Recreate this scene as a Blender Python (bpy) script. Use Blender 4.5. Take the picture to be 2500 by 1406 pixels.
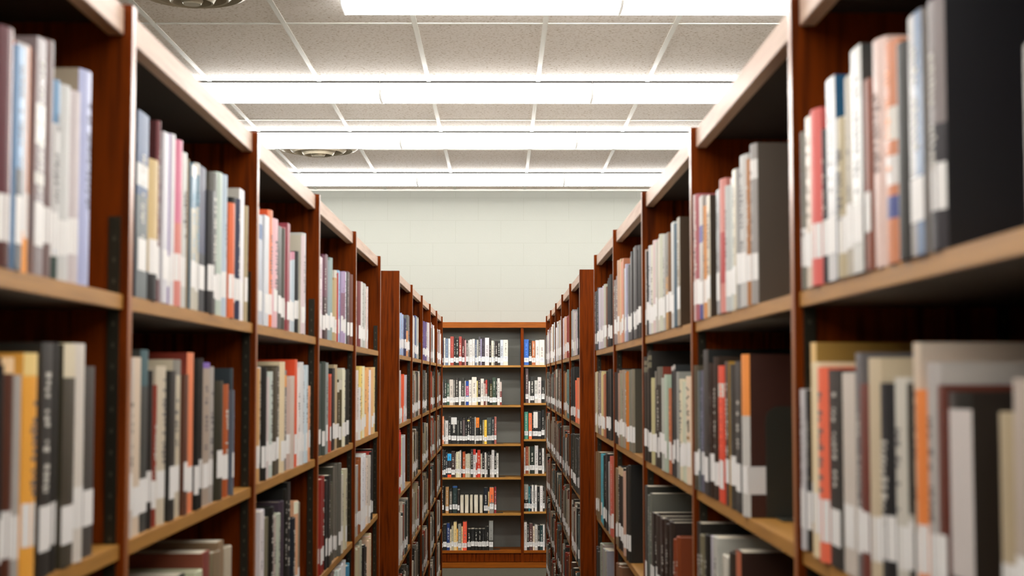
import bpy, bmesh, math, random
from math import sin, cos, pi
from mathutils import Matrix, Vector
random.seed(11)
C = bpy.context.scene.collection
sc = bpy.context.scene
for o in list(bpy.data.objects): bpy.data.objects.remove(o)

# ---------------------------------------------------------------- camera
EYE = 1.61
pit, yaw, rol = 0.06121, 0.00757, 0.00068
r0 = Vector((cos(yaw), -sin(yaw), 0)); f0 = Vector((sin(yaw), cos(yaw), 0)); z0_ = Vector((0, 0, 1))
fwd = f0*cos(pit) + z0_*sin(pit); up0 = -f0*sin(pit) + z0_*cos(pit)
rt = r0*cos(rol) - up0*sin(rol); up = r0*sin(rol) + up0*cos(rol)
cd = bpy.data.cameras.new('camera'); cam = bpy.data.objects.new('camera', cd); C.objects.link(cam)
cd.sensor_width = 36; cd.lens = 3590.07/2500*36; cd.clip_start = .05; cd.clip_end = 60
M = Matrix((( rt.x, up.x, -fwd.x, 0), (rt.y, up.y, -fwd.y, 0), (rt.z, up.z, -fwd.z, EYE), (0, 0, 0, 1)))
cam.matrix_world = M
cd.dof.use_dof = True; cd.dof.focus_distance = 11.0; cd.dof.aperture_fstop = 6.8; cd.dof.aperture_blades = 9
sc.camera = cam
# ---------------------------------------------------------------- light and exposure
W = bpy.data.worlds.new('world'); sc.world = W; W.use_nodes = True
W.node_tree.nodes['Background'].inputs[0].default_value = (.9, .95, 1, 1)
W.node_tree.nodes['Background'].inputs[1].default_value = 0.0
vs = sc.view_settings
sc.display_settings.display_device = 'sRGB'
vs.view_transform = 'Standard'; vs.look = 'None'; vs.gamma = 1; vs.use_curve_mapping = False
vs.exposure = 0.12
LAMP = 15.5         # strength of the fluorescent diffusers

# ---------------------------------------------------------------- materials
def lin(c):
    if isinstance(c, str): c = [int(c[i:i+2], 16) for i in (0, 2, 4)]; return tuple((x/255)**2.2 for x in c)
    return tuple(((x/255)/12.92 if x/255 <= .04045 else ((x/255+.055)/1.055)**2.4) for x in c)
def mat(name, col=(200,200,200), rough=.5, metal=0, coat=0, coatr=.1, spec=.5):
    m = bpy.data.materials.new(name); m.use_nodes = True; b = m.node_tree.nodes['Principled BSDF']
    b.inputs['Base Color'].default_value = (*lin(col), 1); b.inputs['Roughness'].default_value = rough
    b.inputs['Metallic'].default_value = metal; b.inputs['Coat Weight'].default_value = coat; b.inputs['Coat Roughness'].default_value = coatr
    b.inputs['Specular IOR Level'].default_value = spec
    return m, m.node_tree.nodes, m.node_tree.links, b
def ramp(N, stops):
    r = N.new('ShaderNodeValToRGB'); e = r.color_ramp.elements
    e[0].position, e[0].color = stops[0][0], (*lin(stops[0][1]), 1); e[1].position, e[1].color = stops[-1][0], (*lin(stops[-1][1]), 1)
    for p, c in stops[1:-1]:
        x = e.new(p); x.color = (*lin(c), 1)
    return r
def noise(N, L, scale, detail=4, vec=(1,1,1), coord='Object'):
    tc = N.new('ShaderNodeTexCoord'); mp = N.new('ShaderNodeMapping'); mp.inputs['Scale'].default_value = vec
    n = N.new('ShaderNodeTexNoise'); n.inputs['Scale'].default_value = scale; n.inputs['Detail'].default_value = detail
    L.new(tc.outputs[coord], mp.inputs[0]); L.new(mp.outputs[0], n.inputs['Vector']); return n
def bump(N, L, b, src, strength, dist=.002):
    u = N.new('ShaderNodeBump'); u.inputs['Strength'].default_value = strength; u.inputs['Distance'].default_value = dist
    L.new(src, u.inputs['Height']); L.new(u.outputs[0], b.inputs['Normal'])
def wood(name, dark, light, vec, rough=.34, coat=.0, spec=.5):
    m, N, L, b = mat(name, light, rough, 0, coat, .22, spec)
    n = noise(N, L, 6, 6, vec); r = ramp(N, [(.3, dark), (.5, light), (.72, dark)])
    L.new(n.outputs['Fac'], r.inputs[0]); L.new(r.outputs[0], b.inputs['Base Color'])
    n2 = noise(N, L, 3, 3, vec); mr = N.new('ShaderNodeMapRange'); mr.inputs[3].default_value = rough-.06; mr.inputs[4].default_value = rough+.08
    L.new(n2.outputs['Fac'], mr.inputs[0]); L.new(mr.outputs[0], b.inputs['Roughness'])
    return m
WOOD_V = wood('varnished_cherry_wood', (60, 20, 0), (108, 43, 0), (9, 9, .55), .55, 0, .06)
EDGEW = wood('upright_edge_painted_sheen', (132, 74, 30), (158, 94, 44), (9, 9, .55), .42, .35, .5)  # lighter than the uprights: lamp sheen on their front edges put into the colour
WOOD_F = wood('fascia_wood_painted_sheen', (172, 140, 118), (192, 162, 140), (9, .5, 9), .55, .08, .4)  # whitish base: reflections of the lights painted into the brown wood's colour
SHELFW = wood('oak_shelf_board', (146, 101, 42), (167, 119, 53), (9, .6, 9), .45, .05, .3)
SHELFX = wood('oak_shelf_board_crosswise', (146, 101, 42), (167, 119, 53), (.6, 9, 9), .45, .05, .3)
WOOD_X = wood('varnished_cherry_rail', (116, 56, 0), (138, 72, 2), (.6, 9, 9), .5, 0, .2)
BACKM = mat('shade_dark_inner_board', (30, 16, 6), .8)[0]  # near-black colour stands in for shade on bay backs and canopy undersides
METAL = mat('dark_bronze_metal', (50, 46, 36), .35, .6)[0]
METALL = mat('slot_edge_metal', (84, 78, 66), .4, .5)[0]
BEND = mat('black_green_enamel', (46, 46, 38), .38)[0]
CANTOP = mat('canopy_top_light_bounce', (168, 160, 148), .7)[0]  # pale top out of view, added to bounce light onto the ceiling
UNDERM = mat('shaded_shelf_underside', (46, 26, 12), .6)[0]  # shelf wood darkened on its lower face to paint in the shade
DARKM = mat('dark_gap_metal', (60, 60, 58), .5)[0]
WHITEM = mat('translucent_lamp_end', (225, 225, 220), .4)[0]
WHITEM.node_tree.nodes['Principled BSDF'].inputs['Emission Color'].default_value = (1, .98, .95, 1); WHITEM.node_tree.nodes['Principled BSDF'].inputs['Emission Strength'].default_value = .25
VENTM = mat('satin_diffuser_metal', (176, 166, 145), .42, .3)[0]
VENTD = mat('duct_dark', (40, 34, 26), .8)[0]

def ceil_mat():
    m, N, L, b = mat('mineral_fibre_tile', (214, 200, 188), .9)
    n = noise(N, L, 75, 3); r = ramp(N, [(.28, (176, 160, 140)), (.45, (228, 222, 216)), (1, (235, 230, 226))])
    L.new(n.outputs['Fac'], r.inputs[0]); L.new(r.outputs[0], b.inputs['Base Color']); bump(N, L, b, n.outputs['Fac'], .25)
    return m
CEILM = ceil_mat()
TBAR = mat('white_grid_steel', (214, 214, 206), .45)[0]
def wall_mat():
    m, N, L, b = mat('painted_concrete_block', (190, 192, 182), .8)
    tc = N.new('ShaderNodeTexCoord'); mp = N.new('ShaderNodeMapping'); mp.inputs['Rotation'].default_value = (pi/2, 0, 0)
    br = N.new('ShaderNodeTexBrick'); br.inputs['Scale'].default_value = 1; br.inputs['Brick Width'].default_value = .4; br.inputs['Row Height'].default_value = .2
    br.inputs['Mortar Size'].default_value = .004; br.inputs['Mortar Smooth'].default_value = .6
    br.inputs['Color1'].default_value = br.inputs['Color2'].default_value = (*lin((150, 151, 143)), 1); br.inputs['Mortar'].default_value = (*lin((145, 146, 137)), 1)
    L.new(tc.outputs['Object'], mp.inputs[0]); L.new(mp.outputs[0], br.inputs['Vector']); L.new(br.outputs['Color'], b.inputs['Base Color'])
    n = noise(N, L, 90, 3); bump(N, L, b, n.outputs['Fac'], .3)
    return m
WALLM = wall_mat()
def floor_mat():
    m, N, L, b = mat('grey_loop_carpet', (120, 114, 100), .95, spec=.1)
    n = noise(N, L, 160, 3); r = ramp(N, [(.35, (62, 59, 50)), (.65, (88, 84, 70))]); L.new(n.outputs['Fac'], r.inputs[0]); L.new(r.outputs[0], b.inputs['Base Color'])
    bump(N, L, b, n.outputs['Fac'], .6, .004); return m
FLOORM = floor_mat()
def lamp_mat():
    m = bpy.data.materials.new('lit_prismatic_diffuser'); m.use_nodes = True; N = m.node_tree.nodes; L = m.node_tree.links; b = N['Principled BSDF']
    b.inputs['Base Color'].default_value = (.85, .86, .85, 1); b.inputs['Roughness'].default_value = .4
    b.inputs['Emission Color'].default_value = (1, .985, .955, 1); b.inputs['Emission Strength'].default_value = LAMP
    return m
LAMPM = lamp_mat()
LAMPS = LAMPM.copy(); LAMPS.name = 'lit_side_lens'; LAMPS.node_tree.nodes['Principled BSDF'].inputs['Emission Strength'].default_value = LAMP*1.7
def attr_mat(name, rough, coat=0, coatr=.1):
    m, N, L, b = mat(name, (200, 200, 200), rough, 0, coat, coatr)
    a = N.new('ShaderNodeAttribute'); a.attribute_name = 'Col'; L.new(a.outputs['Color'], b.inputs['Base Color']); return m
COVERM = attr_mat('printed_cover', .5)
JACKM = attr_mat('plastic_jacket_cover', .48, .25, .25)
MARKM = attr_mat('printed_spine_marks', .6)
LABELM = mat('white_paper_label', (226, 222, 216), .5)[0]
def page_mat():
    m, N, L, b = mat('book_pages', (214, 204, 182), .85, spec=.2)
    n = noise(N, L, 30, 2, (1, 40, .3)); r = ramp(N, [(.3, (190, 178, 152)), (.7, (224, 216, 198))]); L.new(n.outputs['Fac'], r.inputs[0]); L.new(r.outputs[0], b.inputs['Base Color']); return m
PAGEM = page_mat()

# ---------------------------------------------------------------- object helpers
def link(o, parent=None):
    C.objects.link(o)
    if parent: o.parent = parent
    return o
def tag(o, label=None, cat=None, group=None, kind=None):
    if label: o['label'] = label
    if cat: o['category'] = cat
    if group: o['group'] = group
    if kind: o['kind'] = kind
    return o
def empty(name, loc=(0, 0, 0)):
    o = bpy.data.objects.new(name, None); o.location = loc; o.empty_display_size = .1; return link(o)
def obj(name, bm, mats, parent=None, loc=(0, 0, 0), bev=0):
    me = bpy.data.meshes.new(name)
    if bev: bmesh.ops.bevel(bm, geom=bm.edges[:], offset=bev, segments=2, affect='EDGES', clamp_overlap=True)
    bmesh.ops.recalc_face_normals(bm, faces=bm.faces[:])
    bm.to_mesh(me); bm.free()
    for m in (mats if isinstance(mats, (list, tuple)) else [mats]): me.materials.append(m)
    o = bpy.data.objects.new(name, me); o.location = loc; return link(o, parent)
def box(bm, x0, x1, y0, y1, z0, z1, mi=0):
    if x1 < x0: x0, x1 = x1, x0
    v = [bm.verts.new((x, y, z)) for z in (z0, z1) for y in (y0, y1) for x in (x0, x1)]
    for f in ((0,2,3,1),(4,5,7,6),(0,1,5,4),(2,6,7,3),(0,4,6,2),(1,3,7,5)):
        bm.faces.new([v[i] for i in f]).material_index = mi
def boxobj(name, m, parent, *b, bev=0):
    bm = bmesh.new(); box(bm, *b); return obj(name, bm, m, parent, bev=bev)

BOOKS = '''
@L 0 1
12502 299 221 181,115,87 |
12807 357 222 191,143,115 s=.5:99,30,41|peach and dark red book, top shelf, nearest bay on the left
13175 358 222 83,27,37 s=.5:196,167,157 b=.0:.1:73,30,20|dark red and pinkish book, top shelf, nearest bay on the left
13545 211 212 105,143,181 b=.0:.45:86,90,94|blue book with grey lower spine, top shelf, nearest bay on the left
13768 404 220 196,191,189 s=.5:216,124,60 b=.0:.18:230,143,26 c=160,59,25|white and orange book beside blue one, top shelf, nearest bay on the left
14197 284 235 123,110,110 b=.55:.72:216,213,206 b=.38:.43:211,209,201|light grey book with white band, top shelf, nearest bay on the left
14494 296 240 108,87,84 |mauve book beside light grey one, top shelf, nearest bay on the left
14804 309 206 82,129,167 b=.15:.78:191,189,186 b=.0:.13:28,54,45|blue book with white band, top shelf, nearest bay on the left
15127 292 207 196,196,193 |white book beside blue one, top shelf, nearest bay on the left
15434 320 207 191,181,181 s=.7:123,92,87|white and maroon book beside white one, top shelf, nearest bay on the left
15770 432 237 164,170,205 s=.6:196,194,191 c=154,140,121 n|pale blue and white book, top shelf, nearest bay on the left
@L 1 1
18174 575 236 50,74,111 b=.0:.55:91,98,99 b=.60:.72:206,206,203 c=18,30,49|blue book with light grey lower spine, top shelf, second bay on the left
18771 497 184 196,170,119 b=.0:.2:20,19,18|cream book with black lower spine, top shelf, second bay on the left
19292 188 242 99,38,43 c=73,26,27|dark red book beside cream one, top shelf, second bay on the left
19503 314 231 196,194,199 |white book between dark red and purple, top shelf, second bay on the left
19842 199 234 115,88,147 |purple book beside white one, top shelf, second bay on the left
20066 306 238 213,211,213 |white book between purple and pink, top shelf, second bay on the left
20398 344 235 206,119,143 b=.0:.5:206,129,119|pink book beside white one, top shelf, second bay on the left
20769 412 224 196,197,191 |white book between pink and tan, top shelf, second bay on the left
21209 141 220 111,94,62 |tan book beside white one, top shelf, second bay on the left
21384 333 214 82,119,141 b=.0:.7:186,181,164 b=.92:1:196,191,181|blue book with white lower spine, top shelf, second bay on the left
21727 293 222 81,117,133 b=.0:.7:186,181,164 b=.92:1:196,191,181|turquoise book with white lower spine, top shelf, second bay on the left
22056 497 223 41,44,73 b=.0:.4:20,20,25|navy book with black lower spine, top shelf, second bay on the left
22584 455 192 19,19,23 |black book between navy and dark taupe, top shelf, second bay on the left
23072 509 228 76,73,66 c=83,79,70|dark taupe book beside black one, top shelf, second bay on the left
23621 374 235 178,191,179 |white book between dark taupe and white, top shelf, second bay on the left
24004 286 236 173,187,199 |white book between white and orange, top shelf, second bay on the left
24369 376 194 211,98,53 |orange book between white and black, top shelf, second bay on the left
24784 232 208 20,20,19 |black book between orange and navy, top shelf, second bay on the left
25055 277 209 33,39,68 |navy book beside black one, top shelf, second bay on the left
25372 491 231 221,217,221 c=181,177,167|white book between navy and orange, top shelf, second bay on the left
25904 168 225 221,143,78 |orange book between white and cream, top shelf, second bay on the left
26115 214 209 167,152,119 |cream book beside orange one, top shelf, second bay on the left
@L 2 1
27130 325 220 206,199,196 |first white book from the near end, top shelf, third bay on the left
27502 382 208 181,186,196 b=.78:.92:67,97,147|white book with blue band, top shelf, third bay on the left
27933 545 213 201,203,207 |white book between white and orange, top shelf, third bay on the left
28529 464 230 223,124,82 c=216,82,38 b=.0:.12:225,105,26|orange book beside white one, top shelf, third bay on the left
29045 590 219 217,172,177 |pinkish book beside orange one, top shelf, third bay on the left
29689 502 211 51,53,48 |dark grey book beside pinkish one, top shelf, third bay on the left
30248 346 211 73,71,63 |dark taupe book beside dark grey one, top shelf, third bay on the left
30657 434 219 143,64,70 b=.0:.14:135,48,44|red book between dark taupe and red, top shelf, third bay on the left
31101 388 231 146,60,71 b=.0:.14:135,48,44|red book between red and white, top shelf, third bay on the left
31560 521 173 188,197,206 b=.9:1:191,124,143|white book with pink top between red and white, top shelf, third bay on the left
32091 351 179 175,189,197 b=.9:1:191,124,143|white book with pink top between white and black, top shelf, third bay on the left
32518 314 182 20,23,21 |black book between white and black, top shelf, third bay on the left
32841 269 186 20,23,21 |black book between black and white, top shelf, third bay on the left
33189 491 225 206,188,190 c=196,189,170|white book between black and white, top shelf, third bay on the left
33690 477 236 191,191,184 |fourth white book from the near end, top shelf, third bay on the left
@L 3 1
36670 308 206 219,209,208 |first white book from the near end, top shelf, fourth bay on the left
36988 389 207 224,198,211 |white book between white and purple, top shelf, fourth bay on the left
37469 497 217 86,30,53 b=.0:.5:54,24,25|first purple book counted from the near end, top shelf, fourth bay left
37976 493 223 84,27,53 b=.0:.5:54,24,25|second purple book counted from the near end, top shelf, fourth bay left
38566 397 212 140,155,159 |white book between purple and cream, top shelf, fourth bay on the left
38972 474 222 135,156,149 |cream book beside white one, top shelf, fourth bay on the left
39548 373 166 173,153,110 b=.22:.33:41,26,15|cream book with dark brown band, top shelf, fourth bay on the left
39931 356 175 189,150,111 b=.22:.33:41,26,15|peach book with dark brown band, top shelf, fourth bay on the left
40388 290 199 206,201,191 |white book between peach and pale blue, top shelf, fourth bay on the left
40780 354 194 148,171,202 c=196,51,51|pale blue book beside white one, top shelf, fourth bay on the left
41145 425 204 138,183,216 |blue book beside pale blue one, top shelf, fourth bay on the left
41682 300 204 162,146,177 b=.3:.7:135,99,117|
41992 306 207 163,137,173 b=.3:.7:135,99,117|
42408 539 210 196,201,206 |white book between lavender and dark red, top shelf, fourth bay on the left
43062 345 211 65,28,26 c=35,41,41|dark red book between white and dark red, top shelf, fourth bay on the left
43417 391 218 69,28,27 |dark red book between two dark red ones, top shelf, fourth bay on the left
43818 480 219 68,27,26 |dark red book between dark red and brown, top shelf, fourth bay on the left
44420 475 216 99,52,37 |brown book beside dark red one, top shelf, fourth bay on the left
@L 4 1
45860 528 207 211,201,191 |first white book from the near end, top shelf, fifth bay on the left
46523 544 209 111,46,47 |dark red book beside white one, top shelf, fifth bay on the left
47205 560 212 206,201,196 |white book between dark red and white, top shelf, fifth bay on the left
47912 289 213 172,180,172 |
48211 414 213 178,177,168 |
48782 372 212 182,201,189 |
49165 358 216 185,185,183 |
49685 412 204 223,202,193 b=.18:.28:58,52,42|
50107 346 214 199,193,190 b=.18:.28:58,52,42|
@L 0 2
12681 323 203 123,113,103 |
13014 329 193 182,176,170 |white book between taupe and black, second shelf, nearest bay on the left
13354 77 209 25,22,20 |black book between white and brown, second shelf, nearest bay on the left
13442 294 216 78,40,23 b=.93:1:230,194,147|brown book with peach top, second shelf, nearest bay on the left
13747 271 200 166,161,155 |light grey book beside brown one, second shelf, nearest bay on the left
14030 371 221 230,162,65 b=.9:1:230,200,130|yellow book with orange top, second shelf, nearest bay on the left
14427 366 232 25,23,17 |black book between yellow and black, second shelf, nearest bay on the left
14806 357 233 27,25,19 |black book between black and charcoal, second shelf, nearest bay on the left
15177 420 232 56,50,35 b=.85:1:212,200,170|charcoal book with cream top, second shelf, nearest bay on the left
15613 461 234 209,201,190 c=224,212,176|white book between charcoal and dark taupe, second shelf, nearest bay on the left
16105 391 210 65,60,55 |dark taupe book beside white one, second shelf, nearest bay on the left
@L 1 2
18027 222 222 194,185,176 |white book beside cream one, second shelf, second bay on the left
18270 355 223 214,194,170 |cream book between white and charcoal, second shelf, second bay on the left
18646 414 233 51,52,48 b=.8:1:50,85,90|charcoal book with teal top, second shelf, second bay on the left
19082 295 207 25,23,20 |black book between charcoal and dark red, second shelf, second bay on the left
19423 211 188 129,44,24 |dark red book beside black one, second shelf, second bay on the left
19658 486 213 201,189,166 |cream book between dark red and black, second shelf, second bay on the left
20168 330 207 23,22,17 |black book between two cream ones, second shelf, second bay on the left
20524 503 223 194,183,160 b=.9:1:123,118,108|cream book with light grey top, second shelf, second bay on the left
21055 248 202 86,45,23 |brown book beside cream one, second shelf, second bay on the left
21330 457 234 230,128,81 c=123,41,23|orange book beside brown one, second shelf, second bay on the left
21850 242 225 19,19,15 |black book between orange and black, second shelf, second bay on the left
22102 341 227 19,18,15 |black book between black and taupe, second shelf, second bay on the left
22510 542 221 163,146,130 b=.96:1:112,80,166|taupe book with purple top, second shelf, second bay on the left
23084 434 215 163,156,149 |light grey book beside taupe one, second shelf, second bay on the left
23552 558 193 46,43,28 |dark olive book beside light grey one, second shelf, second bay on the left
24182 514 187 166,80,34 |rust book beside dark olive one, second shelf, second bay on the left
24733 151 177 85,95,106 |slate blue book beside rust one, second shelf, second bay on the left
24923 192 214 41,54,61 c=38,50,56|teal book beside slate blue one, second shelf, second bay on the left
@L 2 2
27125 460 215 197,151,95 |tan book beside dark taupe one, second shelf, third bay on the left
27632 429 218 61,54,47 b=.88:1:218,209,198|dark taupe book with white top, second shelf, third bay on the left
28110 394 217 22,20,16 |black book beside dark taupe one, second shelf, third bay on the left
28559 354 199 201,187,184 |white book between black and white, second shelf, third bay on the left
28924 451 210 187,197,188 |white book between white and olive, second shelf, third bay on the left
29491 456 219 74,67,52 |olive book between white and olive, second shelf, third bay on the left
29958 349 222 74,65,52 |olive book between olive and cream, second shelf, third bay on the left
30368 578 231 221,202,165 |cream book between olive and grey, second shelf, third bay on the left
31005 420 214 116,111,109 b=.83:.95:230,147,52|grey book with orange band, second shelf, third bay on the left
31491 358 197 191,166,154 |cream book between grey and cream, second shelf, third bay on the left
31859 435 202 199,183,170 |cream book between cream and orange, second shelf, third bay on the left
32363 391 238 218,83,38 c=224,74,32|orange book between cream and white, second shelf, third bay on the left
32892 315 221 230,219,213 |white book between orange and white, second shelf, third bay on the left
33218 414 233 215,215,213 |fourth white book from the near end, second shelf, third bay on the left
33711 322 216 206,211,214 |fifth white book from the near end, second shelf, third bay on the left
34043 373 227 196,211,217 |white book between white and orange, second shelf, third bay on the left
34494 295 179 224,153,107 |shortest orange book, second shelf, third bay on the left
@L 3 2
36846 465 233 56,68,63 |first slate book from the near end, second shelf, fourth bay on the left
37321 458 239 61,71,64 |slate book between slate and light grey, second shelf, fourth bay on the left
37872 538 237 137,145,141 |light grey book beside slate one, second shelf, fourth bay on the left
38500 369 231 218,209,186 |cream book between light grey and red, second shelf, fourth bay on the left
38967 315 200 191,70,43 |red book between cream and red, second shelf, fourth bay on the left
39292 428 208 213,77,44 |red book between red and black, second shelf, fourth bay on the left
39822 595 224 22,20,17 |black book beside red one, second shelf, fourth bay on the left
40518 512 234 182,162,128 |tan book beside black one, second shelf, fourth bay on the left
41139 400 185 71,59,33 b=.85:1:197,192,174|olive book with white top, second shelf, fourth bay on the left
41549 431 193 67,62,34 b=.85:1:197,192,174|dark olive book with white top, second shelf, fourth bay on the left
42099 337 221 226,221,193 |cream book between dark olive and white, second shelf, fourth bay on the left
42447 421 226 209,207,193 |white book beside cream one, second shelf, fourth bay on the left
42991 373 219 43,46,38 |charcoal book between white and charcoal, second shelf, fourth bay on the left
43374 301 224 45,44,39 |
@L 4 2
45909 275 216 215,207,192 |
46194 364 222 213,199,190 |
46697 544 168 224,219,214 |
47384 408 231 230,201,112 |
47801 274 236 230,201,119 |
48224 434 236 230,224,186 |
48809 337 229 230,172,108 |
49156 461 223 230,170,110 |
49627 376 232 230,172,111 |
50167 531 219 230,230,230 |
50708 558 225 230,221,223 |
51439 511 234 221,174,122 |
51961 486 235 227,189,132 |
52456 312 236 214,188,128 |
@L 1 3
18373 235 216 170,173,139 |
18619 374 228 177,174,147 |
19024 340 217 87,59,42 |
19374 411 223 92,58,44 |
19819 473 213 197,182,149 |
20301 346 217 209,191,170 |
20683 381 213 55,48,40 |
21074 431 214 52,51,43 |
21543 461 197 212,203,165 c=180,168,138|
22014 425 208 196,200,169 |
22473 499 230 125,58,50 c=133,69,49|dark red book beside cream one, third shelf, second bay on the left
23010 308 221 121,117,83 c=133,117,90|olive book between dark red and olive, third shelf, second bay on the left
23328 530 221 130,112,89 |olive book between olive and brown, third shelf, second bay on the left
23868 452 231 139,114,86 |brown book between olive and taupe, third shelf, second bay on the left
24361 551 216 180,168,147 |third taupe book from the near end, third shelf, second bay on the left
@L 2 3
27816 331 244 223,214,212 |first white book from the near end, third shelf, third bay on the left
28157 273 245 227,220,228 |white book between white and taupe, third shelf, third bay on the left
28484 501 225 111,104,81 |taupe book between white and black, third shelf, third bay on the left
29088 470 241 22,20,16 |black book between two taupe ones, third shelf, third bay on the left
29616 426 217 185,168,160 |taupe book between black and light grey, third shelf, third bay on the left
30052 489 219 177,183,165 |light grey book beside taupe one, third shelf, third bay on the left
30603 580 239 61,48,61 |charcoal book beside light grey one, third shelf, third bay on the left
31247 348 261 20,20,16 |black book between charcoal and black, third shelf, third bay on the left
31606 423 272 21,20,16 |black book between two black ones, third shelf, third bay on the left
32096 445 191 27,33,42 |black book between black and tan, third shelf, third bay on the left
32606 459 223 214,161,124 b=.88:1:230,229,204|tan book with cream top, third shelf, third bay on the left
33132 543 215 130,119,98 |third taupe book from the near end, third shelf, third bay on the left
@L 3 3
36774 393 241 153,37,25 c=133,34,24|first dark red book from the near end, third shelf, fourth bay on the left
37177 437 240 142,34,24 |dark red book between two dark red ones, third shelf, fourth bay on the left
37624 508 245 136,36,23 |dark red book between dark red and black, third shelf, fourth bay on the left
38231 460 230 25,25,21 |black book between dark red and black, third shelf, fourth bay on the left
38702 433 240 24,25,21 |black book between black and dark taupe, third shelf, fourth bay on the left
39238 380 213 82,80,62 |dark taupe book between black and dark taupe, third shelf, fourth bay on the left
39628 465 216 75,79,59 |second dark taupe book from the near end, third shelf, fourth bay on the left
40201 504 253 100,94,84 c=75,73,61|third dark taupe book from the near end, third shelf, fourth bay on the left
40715 384 258 96,92,82 |fourth dark taupe book from the near end, third shelf, fourth bay on the left
41109 512 258 92,90,81 |dark taupe book between dark taupe and white, third shelf, fourth bay on the left
41737 436 223 195,189,174 |white book beside dark taupe one, third shelf, fourth bay on the left
42183 548 227 188,195,160 |cream book between white and cream, third shelf, fourth bay on the left
42741 530 232 197,188,159 |second cream book from the near end, third shelf, fourth bay on the left
@L 4 3
45827 376 215 167,162,143 |
46213 387 223 160,155,152 |
46744 396 235 154,85,39 |rust book beside light grey one, third shelf, fifth bay on the left
47149 400 242 139,78,36 |brown book beside rust one, third shelf, fifth bay on the left
47698 395 237 230,230,230 |
48103 327 245 230,230,230 |
48440 521 239 230,227,230 |third white book from the near end, third shelf, fifth bay on the left
48971 447 245 230,227,227 |white book between white and cream, third shelf, fifth bay on the left
49579 500 219 214,199,184 |
50089 359 223 223,206,190 |
50458 503 231 198,188,175 |
51291 546 239 20,19,17 c=197,66,55|black book between white and black, third shelf, fifth bay on the left
51847 418 246 22,20,18 |
@L 3 4
38677 377 271 141,121,119 |
39064 437 261 121,120,112 |
39511 423 260 132,120,107 |
39944 423 272 142,121,114 |
40575 313 253 222,230,222 |
40898 408 261 216,230,222 |
41316 514 258 219,224,218 |
41839 311 251 216,230,230 |
42160 481 260 230,230,230 |
42651 404 258 226,226,230 |
43065 497 261 230,226,221 |
43688 438 239 66,139,174 |
44135 367 241 60,136,163 |
@L 4 4
46261 316 257 191,182,147 |
46587 360 256 168,173,142 |
46957 500 256 184,166,137 |
47468 483 254 168,166,138 |
47961 466 265 173,173,150 |
48579 309 238 24,21,17 |
48899 398 242 23,21,18 |
49455 401 214 70,58,43 |
49866 333 225 62,54,43 |
50363 333 240 222,188,157 |
50706 374 244 208,183,148 |
51090 379 247 229,182,159 |
51479 464 251 217,198,152 |
@R 4 1
45834 396 226 18,15,12 c=17,15,12|
46240 389 225 16,15,12 |
46639 432 220 17,14,12 |
47081 445 214 17,15,12 |
47708 541 199 111,66,30 |
48437 483 212 176,175,158 |
48931 435 200 189,178,160 |
49568 414 213 190,174,188 |
49991 438 205 179,171,174 |
50440 305 205 188,171,170 |
50958 399 215 186,178,189 |
51367 413 215 184,183,197 |
52002 496 223 42,41,44 |
52508 563 214 41,39,41 |
53082 449 214 42,41,42 |
@R 3 1
36174 519 231 15,15,13 c=16,15,13|first black book from the near end, top shelf, fourth bay on the right
36703 342 223 15,15,13 |black book between black and grey, top shelf, fourth bay on the right
37168 371 238 80,74,75 |grey book between black and grey, top shelf, fourth bay on the right
37549 303 235 73,78,70 |grey book between grey and dark grey, top shelf, fourth bay on the right
37980 396 241 49,49,49 |dark grey book between grey and dark grey, top shelf, fourth bay on the right
38385 308 233 56,51,51 |dark grey book between dark grey and black, top shelf, fourth bay on the right
38822 501 225 17,15,13 |black book between dark grey and grey, top shelf, fourth bay on the right
39456 244 207 94,93,93 |
39710 385 202 106,106,104 |light grey book between grey and white, top shelf, fourth bay on the right
40237 403 215 178,174,197 |white book between light grey and white, top shelf, fourth bay on the right
40650 390 206 171,184,184 |
41189 422 238 192,122,88 |orange book between white and orange, top shelf, fourth bay on the right
41621 410 233 212,124,95 |orange book between orange and yellow, top shelf, fourth bay on the right
42187 487 245 201,161,117 |yellow book beside orange one, top shelf, fourth bay on the right
42684 541 245 193,153,124 |peach book beside yellow one, top shelf, fourth bay on the right
43388 435 204 135,120,120 |
43833 491 195 132,119,114 |
@R 2 1
28068 462 211 141,126,102 c=58,41,18|first cream book from the near end, top shelf, third bay on the right
28597 549 205 54,80,94 |teal book beside cream one, top shelf, third bay on the right
29216 500 214 179,179,174 |white book between teal and olive, top shelf, third bay on the right
29790 370 198 105,69,27 |olive book beside white one, top shelf, third bay on the right
30234 536 203 99,93,82 b=.0:.55:181,129,53|taupe book with yellow lower spine, top shelf, third bay on the right
30849 397 204 167,164,157 |white book between taupe and white, top shelf, third bay on the right
31331 317 210 190,191,172 |third white book from the near end, top shelf, third bay on the right
31657 544 206 195,184,170 |fourth white book from the near end, top shelf, third bay on the right
32212 368 201 180,177,165 |fifth white book from the near end, top shelf, third bay on the right
32678 476 210 201,178,175 |sixth white book from the near end, top shelf, third bay on the right
33163 516 204 202,199,179 |seventh white book from the near end, top shelf, third bay on the right
33690 445 207 189,188,190 |white book between white and black, top shelf, third bay on the right
34236 291 198 20,19,17 |black book beside white one, top shelf, third bay on the right
34626 399 206 160,141,127 |second cream book from the near end, top shelf, third bay on the right
@R 1 1
19871 399 222 145,140,136 b=.78:.9:216,213,209 c=82,73,63|first white book from the near end, top shelf, second bay on the right
20303 206 207 160,104,55 |rust book beside white one, top shelf, second bay on the right
20544 573 218 181,179,174 |white book between rust and white, top shelf, second bay on the right
21154 224 206 147,145,142 |white book between white and cream, top shelf, second bay on the right
21415 268 208 195,185,160 |cream book between two white ones, top shelf, second bay on the right
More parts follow.
